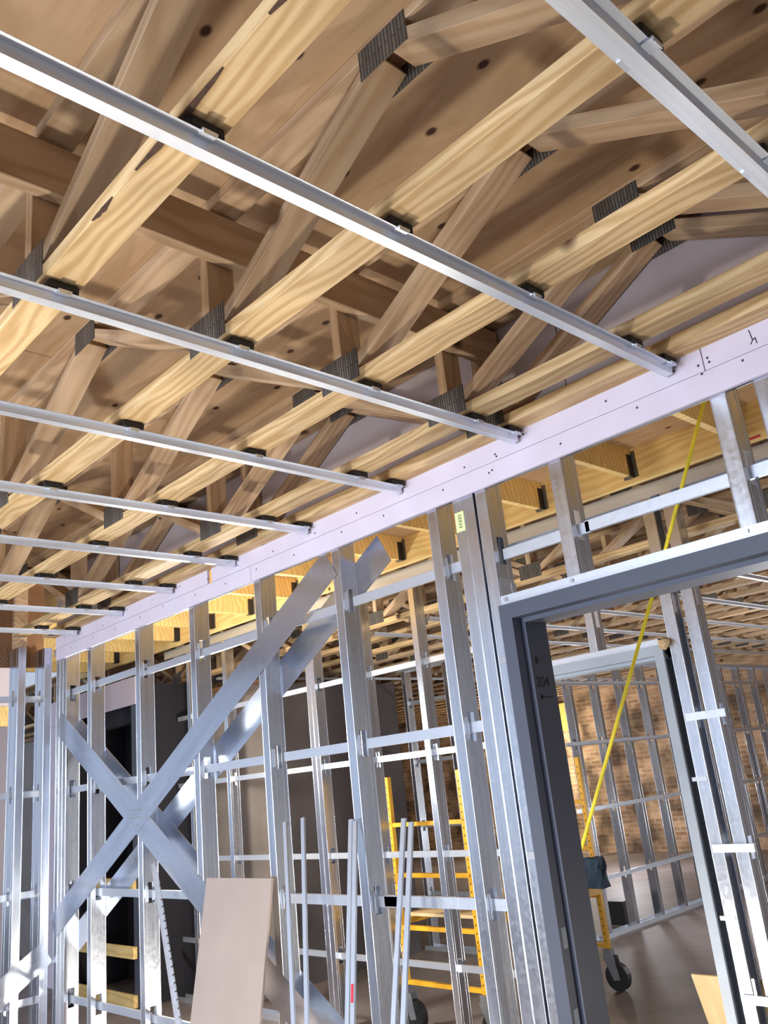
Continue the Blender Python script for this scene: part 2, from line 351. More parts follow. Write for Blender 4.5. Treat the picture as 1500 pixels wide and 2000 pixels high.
def crc(name, x0, x1, y, z, parent, mat=None):             # 38 mm cold-rolled channel lying along x, open side down
    prof = ribbon([(-0.019, -0.0), (-0.019, 0.012), (0.019, 0.012), (0.019, -0.0)], 0.0014)
    return link(name, extrude_profile(prof, x1 - x0, mat or M_CRC, 'x'), parent, ((x0 + x1) / 2, y, z + ZC))
def crc_up(name, x0, x1, y, z, parent):                    # same channel, web upright towards -y
    prof = ribbon([(0.012, -0.019), (0.0, -0.019), (0.0, 0.019), (0.012, 0.019)], 0.0014)
    return link(name, extrude_profile(prof, x1 - x0, M_CRC, 'x'), parent, ((x0 + x1) / 2, y, z + ZC))
def crc_y(name, y0, y1, x, z, parent):
    prof = ribbon([(0.012, -0.019), (0.0, -0.019), (0.0, 0.019), (0.012, 0.019)], 0.0014)
    return link(name, extrude_profile(prof, y1 - y0, M_CRC, 'y'), parent, (x, (y0 + y1) / 2, z + ZC))

# ------------------------------------------------------------------ floor
tag(box('floor', (-18, -6, -1.79), (6, 16, -1.64), M_CONC), 'stained grey brown concrete slab', 'floor', None, 'structure')

# ------------------------------------------------------------------ floor decks above
H = 1.15; DK = 1.611
dk = empty('ceiling', (-2, 0, DK), 'tan plywood subfloor with dark knots above the open trusses', 'ceiling', None, 'structure')
for i in range(-3, 4):
    y0 = 2.41 - 1.22 * (i + 1)
    sh = 1.31 if i % 2 else 0.09
    x = -9.0 + sh
    while x < 4:
        box('plywood_sheet', (x + 0.002, y0 + 0.002, DK), (x + 2.44 - 0.002, y0 + 1.218, DK + 0.019), M_PLY, dk); x += 2.44
dk2 = empty('ceiling', (-6, 9, DK), 'plywood subfloor above the far room beyond the corridor', 'ceiling', None, 'structure')
for i in range(9):
    for j in range(8):
        box('plywood_sheet', (-17 + 2.44 * j, 4.34 + 1.22 * i, DK), (-17 + 2.44 * j + 2.436, 4.34 + 1.22 * i + 1.216, DK + 0.019), M_PLY, dk2)

ORD = 'first second third fourth fifth sixth seventh eighth ninth tenth eleventh twelfth thirteenth fourteenth fifteenth sixteenth seventeenth eighteenth nineteenth twentieth'.split()
# ------------------------------------------------------------------ floor trusses
XB = [-4.80, -3.28, -1.76, -0.24, 1.28]; XT = [-5.56, -4.04, -2.52, -1.00, 0.52]
ZBC, ZTC = H + 0.019, DK - 0.019
def truss(yn, xa, xb, xbs, xts, label, group, detail=True, verts=True, mirror=0):
    yc = yn + 0.0445
    t = empty('floor_truss', ((xa + xb) / 2, yc, H), label, 'truss', group)
    member('bottom_chord', (xa, yc, ZBC), (xb, yc, ZBC), 0.089, 0.038, M_WOOD, t, bev=0.002)
    member('top_chord', (xa, yc, ZTC), (xb, yc, ZTC), 0.089, 0.038, M_WEB, t, bev=0.002)
    js = sorted([(x, 0) for x in xbs] + [(x, 1) for x in xts])
    zl, zh = H + 0.052, DK - 0.052
    for (xa_, ka), (xb_, kb) in zip(js, js[1:]):
        p = Vector((xa_ + (0.055 if ka == 0 else 0.022), yc, zl if ka == 0 else zh)); q = Vector((xb_ - (0.055 if kb == 0 else 0.022), yc, zl if kb == 0 else zh))
        member('web', p, q, 0.0885, 0.038, M_WEB, t)
    for x in xbs:
        member('vertical_web', (x - 0.004, yc, H + 0.038), (x - 0.004, yc, DK - 0.038), 0.088, 0.038, M_WEB, t)
    for sgn in (-1, 1):
        yy = yc + sgn * 0.0453
        for x in xbs:
            box('connector_plate', (x - 0.088, yy - 0.0006, H + 0.012), (x + 0.088, yy + 0.0006, H + 0.108), M_PLATE, t)
        for x in xts:
            box('connector_plate', (x - 0.076, yy - 0.0006, DK - 0.095), (x + 0.076, yy + 0.0006, DK - 0.012), M_PLATE, t)
        yield_ = None
    return t
NEAR = [(-0.31, 'wood floor truss hidden mostly above the camera, sixth from the purple wall strip'),
        (0.172, 'wood floor truss at the upper left edge, fifth from the purple wall strip'),
        (0.655, 'wood floor truss crossing the upper left, fourth from the purple wall strip'),
        (1.137, 'wood floor truss across the middle of the ceiling, third from the purple wall strip'),
        (1.609, 'wood floor truss beside the paired trusses, on their open room side'),
        (2.090, 'wood floor truss second from the purple wall strip, inner one of the close pair'),
        (2.292, 'wood floor truss touching the purple wall strip, outer one of the close pair')]
for yn, lb in NEAR:
    truss(yn, -5.72, 2.2, XB, XT, lb, 'floor trusses of the open ceiling')

def truss_mesh(xa, xb, xbs, xts):
    key = ('truss', xa, xb)
    if key in MESH: return MESH[key]
    bm = bmesh.new(); L = xb - xa; xm = (xa + xb) / 2
    add_box(bm, (-L / 2, -0.0445, 0), (L / 2, 0.0445, 0.038)); add_box(bm, (-L / 2, -0.0445, DK - H - 0.038), (L / 2, 0.0445, DK - H))
    js = sorted([(x - xm, 0) for x in xbs] + [(x - xm, 1) for x in xts])
    zl, zh = 0.052, DK - H - 0.052
    for (u, ka), (v, kb) in zip(js, js[1:]):
        p = Vector((u + (0.055 if ka == 0 else 0.022), 0, zl if ka == 0 else zh)); q = Vector((v - (0.055 if kb == 0 else 0.022), 0, zl if kb == 0 else zh))
        add_obox(bm, Matrix.Translation((p + q) / 2) @ frame_from(p, q, Vector((0, 1, 0))).to_4x4(), ((q - p).length, 0.0885, 0.038))
    for x in xbs:
        add_box(bm, (x - xm - 0.02, -0.044, 0.038), (x - xm + 0.02, 0.044, DK - H - 0.038))
    me = fin(bm, 'truss', M_WEB); me.materials.append(M_PLATE)
    bm = bmesh.new(); bm.from_mesh(me); n = len(bm.faces)
    for x in xbs: 
        for s in (-1, 1): add_box(bm, (x - xm - 0.088, s * 0.0453 - 0.0006, 0.012), (x - xm + 0.088, s * 0.0453 + 0.0006, 0.108))
    for x in xts:
        for s in (-1, 1): add_box(bm, (x - xm - 0.076, s * 0.0453 - 0.0006, DK - H - 0.095), (x - xm + 0.076, s * 0.0453 + 0.0006, DK - H - 0.012))
    bm.faces.ensure_lookup_table()
    for f in bm.faces[n:]: f.material_index = 1
    bm.to_mesh(me); bm.free()
    MESH[key] = me
    return me
XB2 = [-13.92 + 1.52 * k for k in range(9)]; XT2 = [-13.16 + 1.52 * k for k in range(9)]
for k in range(19):
    yn = 4.52 + 0.488 * k
    if k < 3:
        truss(yn, -14.2, -0.4, XB2, XT2, ['wood floor truss of the far room right behind the corridor wall', 'wood floor truss of the far room, second behind the corridor wall', 'wood floor truss of the far room, third behind the corridor wall'][k], 'floor trusses of the far room')
    else:
        o = link('floor_truss', truss_mesh(-14.2, -0.4, XB2, XT2), None, (-7.3, yn + 0.0445, H + ZC))
        tag(o, ORD[k] + ' wood floor truss of the far room counting back from the corridor wall', 'truss', 'receding floor trusses of the far room')

# bark edge left on the fourth truss
for o in [o for o in bpy.data.objects if o.get('label', '').endswith('upper left, fourth from the purple wall strip')]:
    for xa, xb, w in ((-1.235, -0.93, 0.014), (-0.80, -0.62, 0.016), (-1.42, -1.33, 0.009), (-0.62, -0.57, 0.009)):
        bm = bmesh.new(); n = 9
        ring = []
        for i in range(n):
            t_ = i / (n - 1); ww = w * math.sin(math.pi * (0.08 + 0.84 * t_)) * random.uniform(0.75, 1.15); x_ = xa + (xb - xa) * t_
            ring.append([bm.verts.new((x_, 0.655 - 0.0008, H + ZC + ww * 0.35)), bm.verts.new((x_, 0.655 - 0.0008, H + ZC - 0.0008)), bm.verts.new((x_, 0.655 + ww, H + ZC - 0.0008)), bm.verts.new((x_, 0.655 + ww * 0.5, H + ZC + ww * 0.2))])
        for r0, r1 in zip(ring, ring[1:]):
            for i in range(4): bm.faces.new((r0[i], r0[(i + 1) % 4], r1[(i + 1) % 4], r1[i]))
        bm.faces.new(ring[0][::-1]); bm.faces.new(ring[-1]); bmesh.ops.recalc_face_normals(bm, faces=bm.faces[:])
        link('bark_edge', fin(bm, 'bark', M_BARK), o)

# strongback
sb = member('strongback', (-1.722, -0.6, 1.487), (-1.722, 2.37, 1.487), 0.14, 0.038, M_WEB, None, side=(0, 0, 1), bev=0.002)
tag(sb, 'long wood plank threaded crosswise through the trusses beside their upright webs', 'beam')

# ------------------------------------------------------------------ hat channels with isolation clips
HATP = ribbon([(-0.032, 0.022), (-0.0165, 0.022), (-0.0135, 0.0), (0.0135, 0.0), (0.0165, 0.022), (0.032, 0.022)], 0.0009)
ZH = 1.103
def clip_meshes():
    bm = bmesh.new(); add_box(bm, (-0.032, -0.040, 0.020), (0.032, 0.040, 0.0235)); bevel_all(bm, 0.001)
    pad = bmesh.new(); add_box(pad, (-0.034, -0.036, 0.0232), (0.034, 0.036, 0.0468)); bevel_all(pad, 0.004)  # rubber pad, enlarged so its black also stands for the clip's shadow
    me = fin(pad, 'pad', M_BLACK)
    cl = bmesh.new()
    add_box(cl, (-0.030, -0.016, 0.0185), (0.040, 0.016, 0.0225))
    add_box(cl, (0.037, -0.014, 0.012), (0.0395, 0.014, 0.0225)); add_box(cl, (0.034, -0.006, 0.0145), (0.040, 0.006, 0.0185))
    bm.free()
    return me, fin(cl, 'clip', M_CRC)
PAD, CLIP = clip_meshes()
def hat_channel(x, y0, y1, label, group, clips):
    o = link('hat_channel', extrude_profile(HATP, y1 - y0, M_CHAN, 'y'), None, (x, (y0 + y1) / 2, ZH + ZC))
    tag(o, label, 'channel', group)
    for yc in clips:
        link('rubber_clip_and_shadow', PAD, o, (x + random.uniform(-0.004, 0.004), yc, ZH + ZC))
        link('clip_bracket', CLIP, o, (x, yc, ZH + ZC))
    return o
for k in range(0, 9):
    x = -0.472 - 0.6095 * k
    hat_channel(x, -1.2 if k < 8 else 0.4, 2.365 + 0.008 * math.sin(k * 3), ORD[8 - k] + ' galvanized hat channel under the trusses counting from the far left corner', 'hat channels under the open ceiling',
                [y + 0.0445 for y, _ in NEAR if (k < 8 or y > 0.5)])
for k in range(0, 7):
    x = -1.9 - 0.61 * k if k < 6 else -7.25
    o = link('hat_channel', extrude_profile(HATP, 8.9, M_CHAN, 'y'), None, (x, 4.62 + 4.45, ZH + ZC))
    tag(o, ORD[k] + ' galvanized hat channel of the far room counting from the right', 'channel', 'hat channels of the far room')

# ------------------------------------------------------------------ near stud wall
YW = 2.398; DW = 0.092
wf = empty('wall_front', (-2.5, YW, -1.64), 'open galvanized stud wall with crossed flat straps and purple gypsum strip on top', 'wall', None, 'structure')
ZT = 1.075
for x in (-5.632, -5.262, -4.625, -4.012, -3.395, -2.792, -2.190):
    stud(wf, x, YW, -1.62, ZT)
for x, cl in ((-5.74, 1), (-5.685, -1)):
    stud(wf, x, YW, -1.62, ZT, closed=cl)
stud(wf, -2.050, YW, -1.62, ZT, closed=-1); st_tag = stud(wf, -1.9985, YW, -1.62, ZT, closed=1)
stud(wf, -1.936, YW, -1.62, ZT, closed=1)
stud(wf, -1.592, YW, 0.572, ZT); stud(wf, -0.988, YW, 0.572, ZT); stud(wf, -0.852, YW, -1.62, ZT, closed=-1); stud(wf, -0.80, YW, -1.62, ZT)
# tracks
link('track', extrude_profile(ribbon([(0.0, 0.04), (0.0, 0.0), (DW, 0.0), (DW, 0.04)], 0.0014), 3.97, M_CRC, 'x'), wf, (-3.83, YW, -1.64 + ZC))
link('track', extrude_profile(ribbon([(-0.002, -0.05), (-0.002, 0.0), (DW + 0.002, 0.0), (DW + 0.002, -0.05)], 0.0014), 6.0, M_CRC, 'x'), wf, (-2.78, YW, 1.08 + ZC))
link('header_track', extrude_profile(ribbon([(-0.003, 0.034), (-0.003, 0.0), (DW + 0.003, 0.0), (DW + 0.003, 0.034)], 0.0016), 1.03, M_CRC, 'x'), wf, (-1.368, YW, 0.549 + ZC))
for x in (-1.575, -0.97, -1.86):
    box('screw', (x - 0.006, YW - 0.009, 0.562), (x + 0.006, YW - 0.003, 0.574), M_ZINC, wf)
# header clip at the jamb
cb = bmesh.new(); add_box(cb, (0, 0.004, 0), (0.055, 0.088, 0.002)); add_box(cb, (0, 0.004, 0), (0.0015, 0.088, 0.10)); add_box(cb, (0.05, 0.004, 0), (0.0515, 0.03, 0.07)); 
link('header_clip', fin(cb, 'clip', M_CRC), wf, (-1.884, YW, 0.552 + ZC))
# bridging through the punch-outs
ym = YW + DW / 2
for xa, xb, z in ((-5.7, -4.56, 0.77), (-4.62, -2.83, 0.745), (-2.72, -1.96, 0.752), (-1.875, -1.50, 0.742), (-1.515, -0.81, 0.745),
                  (-5.7, -3.35, 0.150), (-3.29, -2.80, 0.150), (-2.715, -1.96, 0.152),
                  (-5.7, -3.9, -0.452), (-3.60, -2.60, -0.450), (-2.70, -1.96, -0.447), (-5.7, -3.0, -1.05), (-3.1, -1.96, -1.05)):
    crc_up('bridging_channel', xa, xb, ym - 0.006, z, wf)
# bridging clips
for x in (-5.21, -4.57, -3.96, -3.34, -2.74, -2.14):
    for z in (0.76, 0.155, -0.445):
        box('bridging_clip', (x - 0.003, ym - 0.028, z - 0.045), (x + 0.005, ym - 0.021, z + 0.035), M_CRC, wf)
# crossed straps, front and back
def strap(name, pa, pb, y, w, par, m=M_STRAP):
    return member(name, (pa[0], y, pa[1]), (pb[0], y, pb[1]), 0.0013, w, m, par, side=(0, 1, 0), bev=0)
SA, SBk = (-2.80, 0.945), (-5.745, -0.655)      # falls to the left
SCk, SD = (-5.70, 0.585), (-2.06, -1.61)        # falls to the right
strap('brace_strap', SA, SBk, YW - 0.0022, 0.150, wf)
strap('brace_strap', SCk, SD, YW - 0.0010, 0.150, wf)
strap('brace_strap', (-2.55, 0.955), (-5.74, -0.80), YW + DW + 0.0022, 0.150, wf)
strap('brace_strap', SCk, SD, YW + DW + 0.0010, 0.150, wf)
gb = bmesh.new()
for dx in (-0.05, -0.02, 0.0, 0.03, 0.05):
    for dz in (-0.05, -0.01, 0.03):
        add_box(gb, (-4.64 + dx + dz * 0.2 - 0.004, YW - 0.0065, -0.045 + dz + ZC - 0.004), (-4.64 + dx + dz * 0.2 + 0.004, YW - 0.003, -0.045 + dz + ZC + 0.004))
link('strap_screws', fin(gb, 'screws', M_ZINC), wf)['kind'] = 'stuff'
# purple gypsum: two courses of strip, and the boards of the wall above behind the trusses
def gyp(lo, hi): return box('gypsum_board', lo, hi, M_GYP, wf, 0.0012)
for xa, xb in ((-5.715, -3.785), (-3.745, -0.975), (-0.972, 0.6)):
    gyp((xa, YW - 0.0185, 1.0765), (xb, YW - 0.003, H + 0.004))
for xa, xb in ((-5.705, -3.392), (-3.389, -0.70), (-0.697, 0.6)):
    gyp((xa, YW - 0.0185, 0.995), (xb, YW - 0.003, 1.075))
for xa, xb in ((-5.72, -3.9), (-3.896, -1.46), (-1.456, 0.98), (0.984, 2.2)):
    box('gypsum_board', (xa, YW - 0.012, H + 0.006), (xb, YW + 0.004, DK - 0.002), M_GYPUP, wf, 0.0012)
sc = bmesh.new()
for i in range(40):
    x = -5.6 + i * 0.152 + random.uniform(-0.03, 0.03)
    z = 1.052 + random.uniform(-0.015, 0.01) if i % 2 else 1.118 + random.uniform(-0.02, 0.015)
    add_box(sc, (x - 0.0035, YW - 0.0192, z + ZC - 0.0035), (x + 0.0035, YW - 0.0182, z + ZC + 0.0035))
for x, z in ((-0.99, 1.10), (-0.958, 1.112), (-0.955, 1.097), (-0.985, 1.07), (-1.80, 1.10), (-1.795, 1.09), (-1.84, 1.04)):
    add_box(sc, (x - 0.0035, YW - 0.0192, z + ZC - 0.0035), (x + 0.0035, YW - 0.0182, z + ZC + 0.0035))
link('drywall_screws', fin(sc, 'screws', M_SCREW), wf)['kind'] = 'stuff'
# pencil scribble near the right edge
sb_ = bmesh.new()
def stroke(bm, p, q, w, y, h=0.0004):
    p = Vector((p[0], y, p[1] + ZC)); q = Vector((q[0], y, q[1] + ZC))
    add_obox(bm, Matrix.Translation((p + q) / 2) @ frame_from(p, q, Vector((0, 1, 0))).to_4x4(), ((q - p).length + w * 0.5, h, w))
zs = 1.118; xs = -0.822
for p, q in (((0, 0.022), (0.002, 0.008)), ((0.002, 0.006), (0.004, -0.012)), ((0.004, -0.012), (-0.004, -0.022)), ((0.004, -0.012), (0.012, -0.008)), ((0.012, -0.008), (0.014, -0.026))):
    stroke(sb_, (xs + p[0], zs + p[1]), (xs + q[0], zs + q[1]), 0.003, YW - 0.0188)
link('pencil_mark', fin(sb_, 'pencil', M_INK), wf)
# sticker on the doubled jamb stud
box('sticker', (-2.0475, YW - 0.0016, 0.868), (-2.003, YW - 0.0004, 0.945), M_TAG, wf)
def text_obj(name, body, size, mat, parent, loc, rot, ext=0.0003):
    cu = bpy.data.curves.new(name, 'FONT'); cu.body = body; cu.size = size; cu.extrude = ext; cu.align_x = 'CENTER'; cu.align_y = 'CENTER'
    t = bpy.data.objects.new(name, cu); COL.objects.link(t)
    dg = bpy.context.evaluated_depsgraph_get(); me = bpy.data.meshes.new_from_object(t.evaluated_get(dg))
    bpy.data.objects.remove(t); me.materials.clear(); me.materials.append(mat)
    return link(name, me, parent, loc, rot)
VX = Matrix.Rotation(math.radians(90), 3, 'X')
text_obj('printed_code', 'SZE33', 0.021, M_INK, wf, (-2.024, YW - 0.0022, 0.908 + ZC), VX @ Matrix.Rotation(math.radians(-90), 3, 'Z'))

# ------------------------------------------------------------------ near door frame
d1 = empty('door_1', (-1.3, YW, -1.64), 'dark slate steel door frame in the near stud wall, opening without a door', 'door frame', None, 'structure')
FT = 0.0016
def jamb_profile(y0, y1, rab=0.048, stop=0.016, face=0.051):
    # in (x, y): x is the depth towards the opening; hollow metal double rabbet
    return ribbon([(0.0, y0 + 0.012), (0.0, y0), (face, y0), (face, y0 + rab), (face + stop, y0 + rab), (face + stop, y1), (0.0, y1), (0.0, y1 - 0.012)], -FT)
YF0, YF1 = YW - 0.022, YW + DW + 0.054
pr = jamb_profile(0, YF1 - YF0)
jb = link('jamb', extrude_profile(pr, 2.18, M_FRAME, 'z'), d1, (-1.883, YF0, 0.546 - 1.09 + ZC))
prr = tuple((-u, v) for u, v in pr)
link('jamb', extrude_profile(prr, 2.18, M_FRAME, 'z'), d1, (-0.853, YF0, 0.546 - 1.09 + ZC))
hp = tuple((v, -u) for u, v in pr)
link('head', extrude_profile(hp, 1.028, M_FRAME, 'x'), d1, (-1.368, YF0, 0.5465 + ZC))
# silencer pads and strike reinforcement on the jamb
for z in (-0.53, -0.76):
    box('strike_plate', (-1.8317, YF0 + 0.012, z - 0.03), (-1.8300, YF0 + 0.036, z + 0.03), M_FRAME2, d1)
for z in (-0.285, 0.36):
    box('frame_anchor', (-1.93, YW - 0.005, z - 0.012), (-1.884, YW - 0.0015, z + 0.012), M_ZINC, d1)
ink = Matrix(((0, 0, 1), (1, 0, 0), (0, 1, 0)))             # text runs along +y, faces +x
text_obj('marker_number', '204', 0.05, M_INK, d1, (-1.8138, YW + 0.075, 0.268 + ZC), ink)
mk = bmesh.new()
add_box(mk, (-1.8144, YW + 0.050, 0.333 + ZC), (-1.8138, YW + 0.066, 0.357 + ZC))
add_box(mk, (-1.8144, YW + 0.050, 0.216 + ZC), (-1.8138, YW + 0.120, 0.2195 + ZC)); add_box(mk, (-1.8144, YW + 0.050, 0.210 + ZC), (-1.8138, YW + 0.064, 0.2255 + ZC))
link('marker_arrow', fin(mk, 'ink', M_INK), d1)

# ------------------------------------------------------------------ left stud wall
XL = -5.75
wl = empty('wall_left', (XL, 1, -1.64), 'left end stud wall of wide galvanized studs under a dark wood rim', 'wall', None, 'structure')
for y in (2.318, 2.145, 1.74, 1.33, 0.92, 0.51, 0.1, -0.3):
    stud_y(wl, XL, y, -1.62, 1.09, 0.15)
link('track', extrude_profile(ribbon([(-0.152, 0.04), (-0.152, 0.0), (0.0, 0.0), (0.0, 0.04)], 0.0014), 3.2, M_CRC, 'y'), wl, (XL, 0.8, -1.64 + ZC))
for z in (0.755, 0.15, -0.45, -1.05):
    crc_y('bridging_channel', -0.6, 2.36, XL - 0.075, z, wl)
for pa, pb in (((2.44, -0.60), (-0.4, -2.2)),):
    p0 = Vector((XL + 0.0012, 2.36, -0.79)); p1 = Vector((XL + 0.0012, 1.15, -1.56))
    member('brace_strap', p0, p1, 0.0012, 0.14, M_STRAP, wl, side=(1, 0, 0), bev=0)
for y0, y1 in ((-1.6, 0.1), (0.103, 1.5), (1.503, 2.38)):
    box('rim_panel', (XL - 0.20, y0, 0.985), (XL - 0.17, y1, DK - 0.003), M_OLD, wl, 0.001)
for y in (2.25, 1.77, 1.29):
    box('rim_post', (XL - 0.168, y - 0.09, 1.10), (XL - 0.13, y - 0.001, DK - 0.004), M_WEB, wl, 0.001)

# room to the left, seen through the studs
wl2 = empty('wall_far_left', (-7.6, 2, -1.64), 'pale purple and grey boarded wall beyond the left stud wall', 'wall', None, 'structure')
box('gypsum_board', (-7.62, 1.9, -1.64), (-7.6, 2.88, 0.76), plain('grey_lilac_board', (0.24, 0.23, 0.29), 0.9, 0, 0.06, 2), wl2)
box('wood_plate', (-7.62, 1.9, 0.763), (-7.59, 2.88, 0.93), M_JOIST, wl2)
box('gypsum_board', (-7.62, 1.9, 0.933), (-7.6, 2.88, 1.6), M_GYP, wl2)

wr = empty('wall_right', (2.6, -1, -1.64), 'unseen block wall added right of the near room to block sky light', 'wall', None, 'structure')
box('block_face', (2.62, -6, -1.64), (2.8, 4.2, DK), M_CMU, wr)  # unseen wall, added to keep sky light off the channel sides
for i in range(4): box('gypsum_board', (2.6, -6 + 2.44 * i, -1.62), (2.616, -6 + 2.44 * i + 2.436, 0.8), M_PALE, wr)  # unseen pale boards added to bounce light onto the stud webs

# ------------------------------------------------------------------ corridor ceiling
ck = empty('ceiling', (-4, 3.3, 1.45), 'bright yellow joists hung from a rim board over the corridor', 'ceiling', None, 'structure')
YR = 4.135
for k in range(-3, 12):
    x = -2.225 - 0.6135 * k
    box('joist', (x - 0.019, YW + DW + 0.045, 1.445), (x + 0.019, YR - 0.003, 1.629), M_JOIST, ck, 0.0015)
    hb = bmesh.new()
    for s in (-1, 1):
        add_box(hb, (s * 0.0205 - 0.001, -0.05, 0.0), (s * 0.0205 + 0.001, 0.0, 0.13)); add_box(hb, (s * 0.033 - 0.012, -0.0015, 0.0), (s * 0.033 + 0.012, 0.0, 0.15))
    add_box(hb, (-0.0215, -0.05, -0.002), (0.0215, 0.0, 0.0))
    if 'hanger' not in MESH: MESH['hanger'] = fin(hb, 'hanger', M_PLATE)
    else: hb.free()
    link('joist_hanger', MESH['hanger'], ck, (x, YR - 0.0002, 1.4435 + ZC))
for xa, xb in ((-9.6, -5.2), (-5.197, -1.3), (-1.297, 0.6)):
    box('rim_board', (xa, YR, 1.415), (xb, YR + 0.038, 1.629), M_JOIST, ck, 0.0015)
    box('rim_board', (xa, YW + DW + 0.004, 1.415), (xb, YW + DW + 0.042, 1.629), M_JOIST, ck, 0.0015)
box('red_mark', (-1.61, YR - 0.0016, 1.423), (-1.50, YR - 0.0006, 1.434), M_RED, ck)
for i in range(5):
    box('deck_sheet', (-9.6 + 2.44 * i, YW + DW, 1.631), (-9.6 + 2.44 * i + 2.437, YR + 0.2, 1.65), M_OSB, ck)

# ------------------------------------------------------------------ corridor stud wall
YB = 4.225; BB = (0.76, 0.145, -0.487, -1.15)
wb = empty('wall_corridor', (-4, YB, -1.64), 'second galvanized stud wall across the corridor', 'wall', None, 'structure')
for x, cl in ((-5.93, 1), (-5.355, -1), (-5.30, 1), (-4.71, 1), (-4.135, 1), (-3.50, -1), (-3.445, 1)):
    stud(wb, x, YB, -1.62, 1.37, heights=BB, closed=cl)
stud(wb, -2.251, YB, -1.62, 1.37, heights=BB, fl=0.064, closed=-1); stud(wb, -2.127, YB, -1.62, 1.37, heights=BB, fl=0.064, closed=1)
stud(wb, -2.738, YB, 0.572, 1.37, heights=BB); stud(wb, -1.50, YB, -1.62, 1.37, heights=BB); stud(wb, -0.9, YB, -1.62, 1.37, heights=BB)
for x in (-6.54, -7.15):
    stud(wb, x, YB, -1.62, 1.37, heights=BB)
link('track', extrude_profile(ribbon([(-0.002, -0.075), (-0.002, 0.0), (0.094, 0.0), (0.094, -0.075)], 0.0014), 7.6, M_CRC, 'x'), wb, (-3.75, YB, 1.413 + ZC))
for xa, xb in ((-7.5, -3.40), (-2.25, -0.2)):
    link('track', extrude_profile(ribbon([(0.0, 0.04), (0.0, 0.0), (0.092, 0.0), (0.092, 0.04)], 0.0014), xb - xa, M_CRC, 'x'), wb, ((xa + xb) / 2, YB, -1.64 + ZC))
link('header_track', extrude_profile(ribbon([(-0.003, 0.034), (-0.003, 0.0), (0.095, 0.0), (0.095, 0.034)], 0.0016), 1.10, M_CRC, 'x'), wb, (-2.86, YB, 0.536 + ZC))
for z in BB[1:]:
    crc_up('bridging_channel', -7.4, -3.40, YB + 0.026, z, wb)
    crc_up('bridging_channel', -2.235, -2.02, YB - 0.014, z + 0.004, wb)
crc_up('bridging_channel', -7.4, -3.40, YB + 0.040, 0.75, wb)
for z in (-0.155, -0.80):
    box('frame_anchor', (-2.275, YB - 0.003, z - 0.01), (-2.195, YB - 0.001, z + 0.01), M_ZINC, wb)
# second door frame
d2 = empty('door_2', (-2.9, YB, -1.64), 'pale grey steel door frame in the corridor stud wall', 'door frame', None, 'structure')
YG0, YG1 = YB - 0.022, YB + 0.142
pr2 = jamb_profile(0, YG1 - YG0)
link('jamb', extrude_profile(tuple((-u, v) for u, v in pr2), 2.18, M_FRAME2, 'z'), d2, (-2.284, YG0, 0.5335 - 1.09 + ZC))
link('jamb', extrude_profile(pr2, 2.18, M_FRAME2, 'z'), d2, (-3.385, YG0, 0.5335 - 1.09 + ZC))
link('head', extrude_profile(tuple((v, -u) for u, v in pr2), 1.10, M_FRAME2, 'x'), d2, (-2.8345, YG0, 0.534 + ZC))
# torn scrap of foam at the frame corner
tb = bmesh.new(); bmesh.ops.create_icosphere(tb, subdivisions=2, radius=0.026)
for v in tb.verts: v.co *= random.uniform(0.6, 1.3); v.co.x *= 1.15; v.co.z *= 1.2
o = link('foam_scrap', fin(tb, 'foam', plain('tan_foam', (0.42, 0.30, 0.16), 0.9, 0, 0.4, 40)), None, (-2.262, YB - 0.028, 0.535 + ZC))
tag(o, 'ragged tan foam scrap stuck at the upper corner of the pale door frame', 'foam')

# ------------------------------------------------------------------ far room
wp = empty('wall_partition', (-5.2, 9, -1.64), 'stud partition running away into the far room', 'wall', None, 'structure')
y = 7.52; k = 0
while y < 13.3:
    stud_y(wp, -5.2, y, -1.62, 0.985, 0.092, heights=(0.755, 0.15, -0.48, -1.12)); y += 0.49; k += 1
for z in (0.755, 0.15, -0.48, -1.12):
    crc_y('bridging_channel', 7.3, 13.2, -5.2 + 0.004, z, wp)
for z, s in ((-1.64, 1), (1.0, -1)):
    link('track', extrude_profile(ribbon([(-0.094, 0.04 * s), (-0.094, 0.0), (0.002, 0.0), (0.002, 0.04 * s)], 0.0014), 6.0, M_CRC, 'y'), wp, (-5.2, 10.4, z + ZC))
wp2 = empty('wall_partition', (-6, 6.6, -1.64), 'short stud partition beside the dark block shaft', 'wall', None, 'structure')
for x in (-6.66, -6.05):
    stud(wp2, x, 6.56, -1.62, 1.12, heights=(0.755, 0.15, -0.48, -1.12), fl=0.05)
for z in (0.755, 0.15, -0.48, -1.12):
    crc_up('bridging_channel', -6.68, -5.9, 6.585, z, wp2)
for z, s in ((-1.64, 1), (1.135, -1)):
    link('track', extrude_profile(ribbon([(-0.002, 0.04 * s), (-0.002, 0.0), (0.094, 0.0), (0.094, 0.04 * s)], 0.0014), 0.9, M_CRC, 'x'), wp2, (-6.28, 6.56, z + ZC))
wq = empty('wall_back', (-9, 14, -1.64), 'dim old brown brick wall at the far end of the building', 'wall', None, 'structure')
box('brick_face', (-17, 14.0, -1.64), (4, 14.25, 1.7), M_BRICK, wq)
box('insulation_panel', (-10.25, 13.96, 0.55), (-9.75, 13.99, 1.06), plain('yellow_lit_patch', (0.80, 0.62, 0.18), 0.8, 0, 0.15, 6), wq)  # yellow panel painting the bright lamplit patch on the brick
we = empty('wall_right', (-0.3, 9, -1.64), 'bare block wall closing the far room on the right', 'wall', None, 'structure')
box('block_face', (-0.3, 4.4, -1.64), (-0.1, 14, 1.7), M_CMU, we)
wx = empty('wall_far_end', (-15, 9, -1.64), 'bare block wall closing the far room on the left', 'wall', None, 'structure')
box('block_face', (-15, 3.9, -1.64), (-14.8, 14, 1.7), M_CMU, wx)
